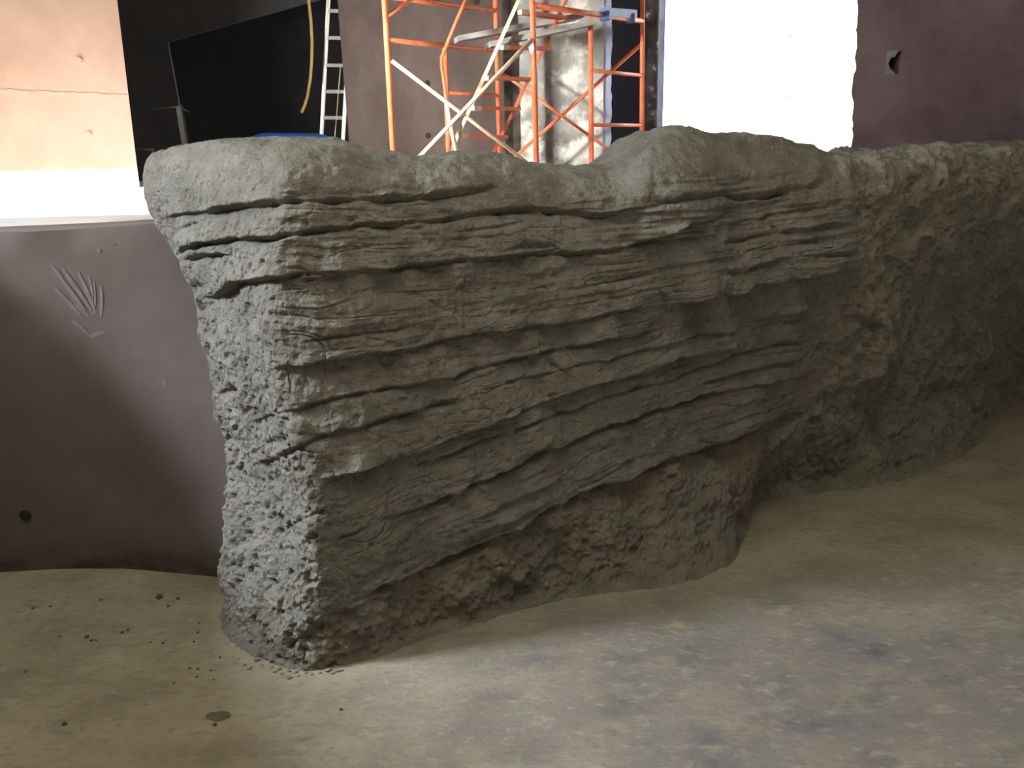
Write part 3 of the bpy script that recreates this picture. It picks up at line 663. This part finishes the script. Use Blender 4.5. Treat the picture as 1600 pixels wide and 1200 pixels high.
# ------------------------------------------------------------------ scaffold
SC = empty('scaffold', (0.1, 8.3, REAR))
tag(SC, 'orange tube scaffold with cross braces, stair and boards behind the rock', 'scaffold')
def sc(name, pts, r, m=None, n=10, par=None):
    bm = bmesh.new(); add_tube(bm, pts, r, n); return link(name, bm, m or M_ORANGE, par or SC, smooth=True)
YN, YF = 7.5, 9.15
def vert_post(px_top, px_low, Y, top=None, low=REAR, r=0.024):
    """post through two pixels, carried down to the floor"""
    a = at(*px_top, Y); b = at(*px_low, Y); k = (b-a)/(b.z-a.z)
    hi = a if top is not None else a+k*(3.6-a.z)
    return sc('post', [hi, a+k*(low-a.z)], r)
p1 = vert_post((601, 0), (614, 232), YN); p3 = vert_post((832, 0), (838, 252), YN)
p2 = vert_post((774, 0), (781, 240), YF); p5 = vert_post((1004, 0), (1003, 195), YF)
YI = 8.35
p4 = vert_post((923, 28), (924, 255), YI+0.05, top=1); p6 = vert_post((695, 75), (701, 238), YI+0.1, top=1)
def post_at(px_top, px_low, Y, py):
    t = (py-px_top[1])/(px_low[1]-px_top[1]); return at(px_top[0]+(px_low[0]-px_top[0])*t, py, Y)
P1 = lambda y: post_at((601, 0), (614, 232), YN, y)
P2 = lambda y: post_at((774, 0), (781, 240), YF, y)
P3 = lambda y: post_at((832, 0), (838, 252), YN, y)
P5 = lambda y: post_at((1004, 0), (1003, 195), YF, y)
P4 = lambda y: at(923.5, y, YI+0.05)
P6 = lambda y: at(698, y, YI+0.1)
sc('frame_bar', [P1(62), P2(80)], 0.020); sc('frame_bar', [P1(-6), P2(17)], 0.020)
sc('frame_bar', [P3(8), P5(33)], 0.023); sc('rung', [P4(110), P5(118)], 0.017); sc('rung', [P4(195), P5(196)], 0.017)
sc('rung', [P6(145), P2(149)], 0.016); sc('rung', [P1(27), at(660, -12, 7.9)], 0.016)
# cross braces
sc('cross_brace', [at(612, 95, YN-0.03), at(826, 256, YN-0.03), ], 0.016, M_CREAM)
sc('cross_brace', [at(832, 60, YN-0.06), at(640, 261, YN-0.06)], 0.017, M_CREAM)
sc('cross_brace', [at(782, 112, YF), at(985, 258, YF)], 0.015); sc('cross_brace', [at(1003, 68, YF+0.03), at(795, 254, YF+0.03)], 0.017)
# stair: two stringers and five treads
YS = 8.0
def sy(y): return YS
st1 = [at(815, -10, YS), at(768, 100, YS), at(703, 240, YS), at(693, 262, YS)]
bm = bmesh.new(); add_bar(bm, at(815, -10, YS), at(690, 268, YS), 0.030, 0.045, (0, 1, 0)); link('stair_stringer', bm, M_CREAM, SC)
bm = bmesh.new(); add_bar(bm, at(890, -10, YS+0.45), at(760, 262, YS+0.45), 0.030, 0.040, (0, 1, 0)); link('stair_stringer', bm, M_ORANGE, SC)
for (x0, y0), (x1, y1) in (((812, 19), (879, 28)), ((783, 74), (856, 76)), ((760, 122), (829, 124)), ((738, 169), (808, 170)), ((719, 213), (788, 214))):
    bm = bmesh.new(); add_bar(bm, at(x0, y0, YS+0.02), at(x1, y1, YS+0.43), 0.10, 0.030); t = link('stair_tread', bm, M_ORANGE, SC)
    bm = bmesh.new(); e0 = at(x0, y0, YS-0.02); e1 = at(x0+12, y0+0.5, YS+0.05); add_bar(bm, e0, e1, 0.05, 0.038); link('tread_end', bm, M_CREAM, t)
# bent handrail
HR = sc('handrail', [at(731, -8, 7.9), at(712, 36, 7.9), at(695, 78, 7.9), at(690, 90, 7.9), at(690, 102, 7.9), at(694, 130, 7.9), at(698, 160, 7.9), at(706, 205, 7.9), at(713, 240, 7.9)], 0.015, M_ORANGE)
sc('handrail_sleeve', [at(697.5, 158, 7.9), at(703, 192, 7.9), at(714, 242, 7.9)], 0.019, M_CREAM, par=HR)
# boards
def plank(a, b, w, h):
    bm = bmesh.new(); add_bar(bm, a, b, w, h); return link('board', bm, M_PLANK, SC)
plank(at(713, 62, 8.55), at(905, 26, 8.75), 0.34, 0.045)
plank(at(762, 71, 8.25), at(925, 36, 8.40), 0.34, 0.045)
# paper tag tied to the near post
bm = bmesh.new(); c = at(829, 70, YN-0.05)
vs = [bm.verts.new(c+Vector(q)) for q in ((-0.02, 0, 0.05), (0.02, -0.01, 0.02), (0.028, 0.0, -0.03), (0.012, 0.005, -0.08), (-0.028, -0.012, -0.01))]
f = bm.faces.new(vs); r = bmesh.ops.extrude_face_region(bm, geom=[f]); bmesh.ops.translate(bm, verts=[e for e in r['geom'] if isinstance(e, bmesh.types.BMVert)], vec=(0, 0.004, 0))
link('tag', bm, M_OUT, SC)
# blue bracket resting on the top bar
BK = empty('steel_bracket', tuple((P5(33)+P4(22))/2))
tag(BK, 'short blue steel bracket hooked over the top bar of the orange scaffold', 'bracket')
bm = bmesh.new(); a = at(940, 19, 8.45); b = at(991, 22.5, 8.98); add_bar(bm, a, b, 0.06, 0.075); link('bracket_body', bm, M_BLUE, BK)
for px_, py_, Y_ in ((945, 24, 8.46), (985, 28, 8.90)):
    bm = bmesh.new(); add_bar(bm, at(px_, py_-7, Y_), at(px_, py_+8, Y_), 0.08, 0.035, (0, 1, 0)); link('hook', bm, M_BLUE, BK)

# standpipe by the opening
bm = bmesh.new(); q = at(1018, 100, 10.1); add_tube(bm, [(q.x, 10.1, REAR), (q.x, 10.1, 4.0)], 0.075, 18)
tag(link('standpipe', bm, M_PIPE, smooth=True), 'dark rust-spotted vertical pipe beside the bright opening', 'pipe')

# ladder
LD = empty('ladder', (-1.9, 10.3, REAR)); tag(LD, 'pale aluminium ladder leaning beside the brown shaft wall', 'ladder')
YLd = 10.25
def lad(px0, py0, px1, py1, w, d):
    a = at(px0, py0, YLd); b = at(px1, py1, YLd); k = (b-a)/(b.z-a.z)
    bm = bmesh.new(); add_bar(bm, a+k*(3.7-a.z), a+k*(REAR-a.z), w, d, (0, 1, 0)); return link('rail', bm, M_ALU, LD)
lad(513, 0, 503, 200, 0.030, 0.066); lad(549, 0, 537, 200, 0.030, 0.066)
for yy in (-66, -24, 17, 59, 102, 143, 184, 226):
    bm = bmesh.new(); xl = 513-(yy)*0.05; add_tube(bm, [at(xl, yy, YLd), at(xl+35, yy+0.5, YLd)], 0.019, 8); link('rung', bm, M_ALU, LD)
bm = bmesh.new(); add_tube(bm, [at(532, 104, YLd-0.05), at(529, 140, YLd-0.05), at(526, 180, YLd-0.05), at(523, 215, YLd-0.05)], 0.006, 6); link('rope', bm, M_CREAM, LD)

# hanging hose
bm = bmesh.new(); Yh = 9.9
add_tube(bm, [at(474, -60, Yh), at(479, -20, Yh), at(482, 0, Yh), at(485.5, 30, Yh), at(487.5, 65, Yh), at(487, 95, Yh), at(485, 122, Yh), at(480.5, 150, Yh), at(476, 165, Yh), at(471, 176, Yh)], 0.015, 10)
tag(link('hose', bm, M_HOSE, smooth=True), 'yellow hose hanging down in front of the dark room', 'hose')
# stake and wire
bm = bmesh.new(); a = at(280, 165, 8.0); b = at(289, 223, 8.0); k = (b-a)/(b.z-a.z); add_bar(bm, a, a+k*(REAR-a.z), 0.045, 0.055, (0, 1, 0))
tag(link('stake', bm, M_STAKE), 'grey upright stake in front of the dark room', 'stake')
bm = bmesh.new(); add_tube(bm, [at(200, 169, 7.98), at(218, 168, 7.98), at(230, 171, 7.98), at(250, 169, 7.98), at(280, 167, 7.97), at(295, 175, 7.98)], 0.0045, 6)
tag(link('wire', bm, M_WIRE, smooth=True), 'thin slack wire tied to the grey stake', 'wire')
bm = bmesh.new(); add_tube(bm, [at(214, 171, 7.98), at(216, 190, 7.98), at(221, 205, 7.98), at(219, 250, 7.98)], 0.004, 6)
tag(link('wire', bm, M_WIRE, smooth=True), 'thin wire hanging down beside the edge of the pink wall', 'wire')
bm = bmesh.new(); add_bar(bm, at(180, 233, 7.6), at(240, 233, 7.6), 0.04, 0.018)
RB = link('rail_bar', bm, M_WIRE)
for px_ in (182, 238):
    bm = bmesh.new(); q = at(px_, 233, 7.6); add_tube(bm, [q, (q.x, q.y, REAR)], 0.012, 8); link('leg', bm, M_WIRE, RB)
tag(RB, 'low grey bar on thin legs in the gap left of the rock', 'rail')
# tarpaulin-covered heap
bm = bmesh.new()
x0 = at(360, 210, 9.2).x; x1 = at(540, 210, 9.2).x; nx, ny = 40, 16; gv_ = []
for j in range(ny+1):
    row = []
    for i in range(nx+1):
        t = i/nx; s = j/ny; xx = x0+(x1-x0)*t; yy = 8.7+0.75*s
        env = math.sin(math.pi*min(1, max(0, t*0.98+0.01)))**0.12*math.sin(math.pi*s)**0.2 if 0 < s < 1 else 0
        top = 1.375+0.012*math.sin(t*9)+0.012*noise(np.array([[t*6, s*4, 1.0]]))[0]
        row.append(bm.verts.new((xx, yy, REAR+(top-REAR)*env)))
    gv_.append(row)
for j in range(ny):
    for i in range(nx): bm.faces.new((gv_[j][i], gv_[j][i+1], gv_[j+1][i+1], gv_[j+1][i]))
tag(link('tarpaulin', bm, M_TARP, smooth=True), 'blue tarpaulin over a low heap behind the rock', 'tarpaulin')

# ------------------------------------------------------------------ crumbs on the floor
def pebble_mesh(seed, m):
    bm = bmesh.new(); bmesh.ops.create_icosphere(bm, subdivisions=1, radius=1)
    rr = random.Random(seed)
    for v_ in bm.verts: v_.co *= 0.75+0.45*rr.random()
    me = bpy.data.meshes.new('crumb'); bm.to_mesh(me); bm.free(); me.materials.append(m); return me
pm = [pebble_mesh(i, M_PEB) for i in range(4)]; dm = [pebble_mesh(i+9, M_CLOD) for i in range(3)]
def pebble(px_, py_, r_px, pool, label, group, name='crumb'):
    g = G(px_, py_); s = r_px*(g.length+0.6)/FPX
    o = bpy.data.objects.new(name, random.choice(pool)); COL.objects.link(o)
    sz = s*(0.5+0.2*random.random()); o.scale = (s*(0.9+0.5*random.random()), s, sz); o.rotation_euler = (0, 0, random.random()*6)
    o.location = (g.x, g.y, sz*0.72); tag(o, label, 'crumb', group); return o
GR = 'mortar crumbs at the foot of the rock corner'; LR = 'small grey mortar crumb lying at the foot of the rock corner'
for x, y, r in ((402,1032,4.5),(418,1029,5.5),(390,1045,3.5),(432,1037,3),(425,1043,2.5),(436,1046,3.5),(445,1040,3),(451,1049,3),(458,1044,3.2),(462,1051,3),(470,1046,2.6),(440,1053,2.5),(451,1060,4),(478,1052,2.5),(487,1054,2.4),(430,1050,2.8),(512,1049,4),(520,1052,3),(528,1049,3),(535,1048,2.2),(410,1040,2.2),(382,1040,2.2),(373,1030,2),(466,1057,2.2),(500,1052,2.6)):
    pebble(x, y, r, pm, LR, GR)
GD = 'dark clods scattered on the left of the floor'; LDb = 'tiny dark clod lying on the dusty floor left of the rock'
for x, y, r in ((278,936,3),(263,948,2.2),(52,951,2.5),(79,948,2),(136,996,3),(143,1002,2.4),(150,1001,2),(191,989,2.5),(200,985,2.2),(255,1005,2),(309,989,2),(303,1003,1.8),(297,1045,2.5),(309,1046,2.2),(308,1058,1.8),(272,1068,2),(330,1048,2),(344,1028,2.2),(93,995,1.8),(158,938,2),(311,974,1.6),(334,1062,1.6),(40,1050,2),(533,1109,2.6),(235,1004,1.6)):
    pebble(x, y, r, dm, LDb, GD)
def one(px_, py_, r, lb):
    o = pebble(px_, py_, r, dm, lb, None, 'clod'); o['category'] = 'clod'
one(250, 934, 5, 'largest dark clod on the floor between low wall and rock')
one(336, 1133, 3.2, 'small dark clod just below the damp spot on the floor')
one(101, 1132, 3.5, 'dark clod near the lower left corner of the floor')
# damp spot: a thin cake of dried slurry
bm = bmesh.new(); c = G(343, 1118); n = 26; ring = []; ring0 = []
for k in range(n):
    a_ = 2*math.pi*k/n; r_ = 1+0.22*noise(np.array([[math.cos(a_)*2, math.sin(a_)*2, 4]]))[0]
    ring.append(bm.verts.new((c.x+0.030*r_*math.cos(a_), c.y+0.020*r_*math.sin(a_), 0.0012))); ring0.append(bm.verts.new((c.x+0.034*r_*math.cos(a_), c.y+0.024*r_*math.sin(a_), -0.002)))
bm.faces.new(ring)
for k in range(n): bm.faces.new((ring[k], ring[(k+1) % n], ring0[(k+1) % n], ring0[k]))
tag(link('slurry_spot', bm, M_STAIN), 'small dark oval slurry spot on the floor left of the rock', 'stain')
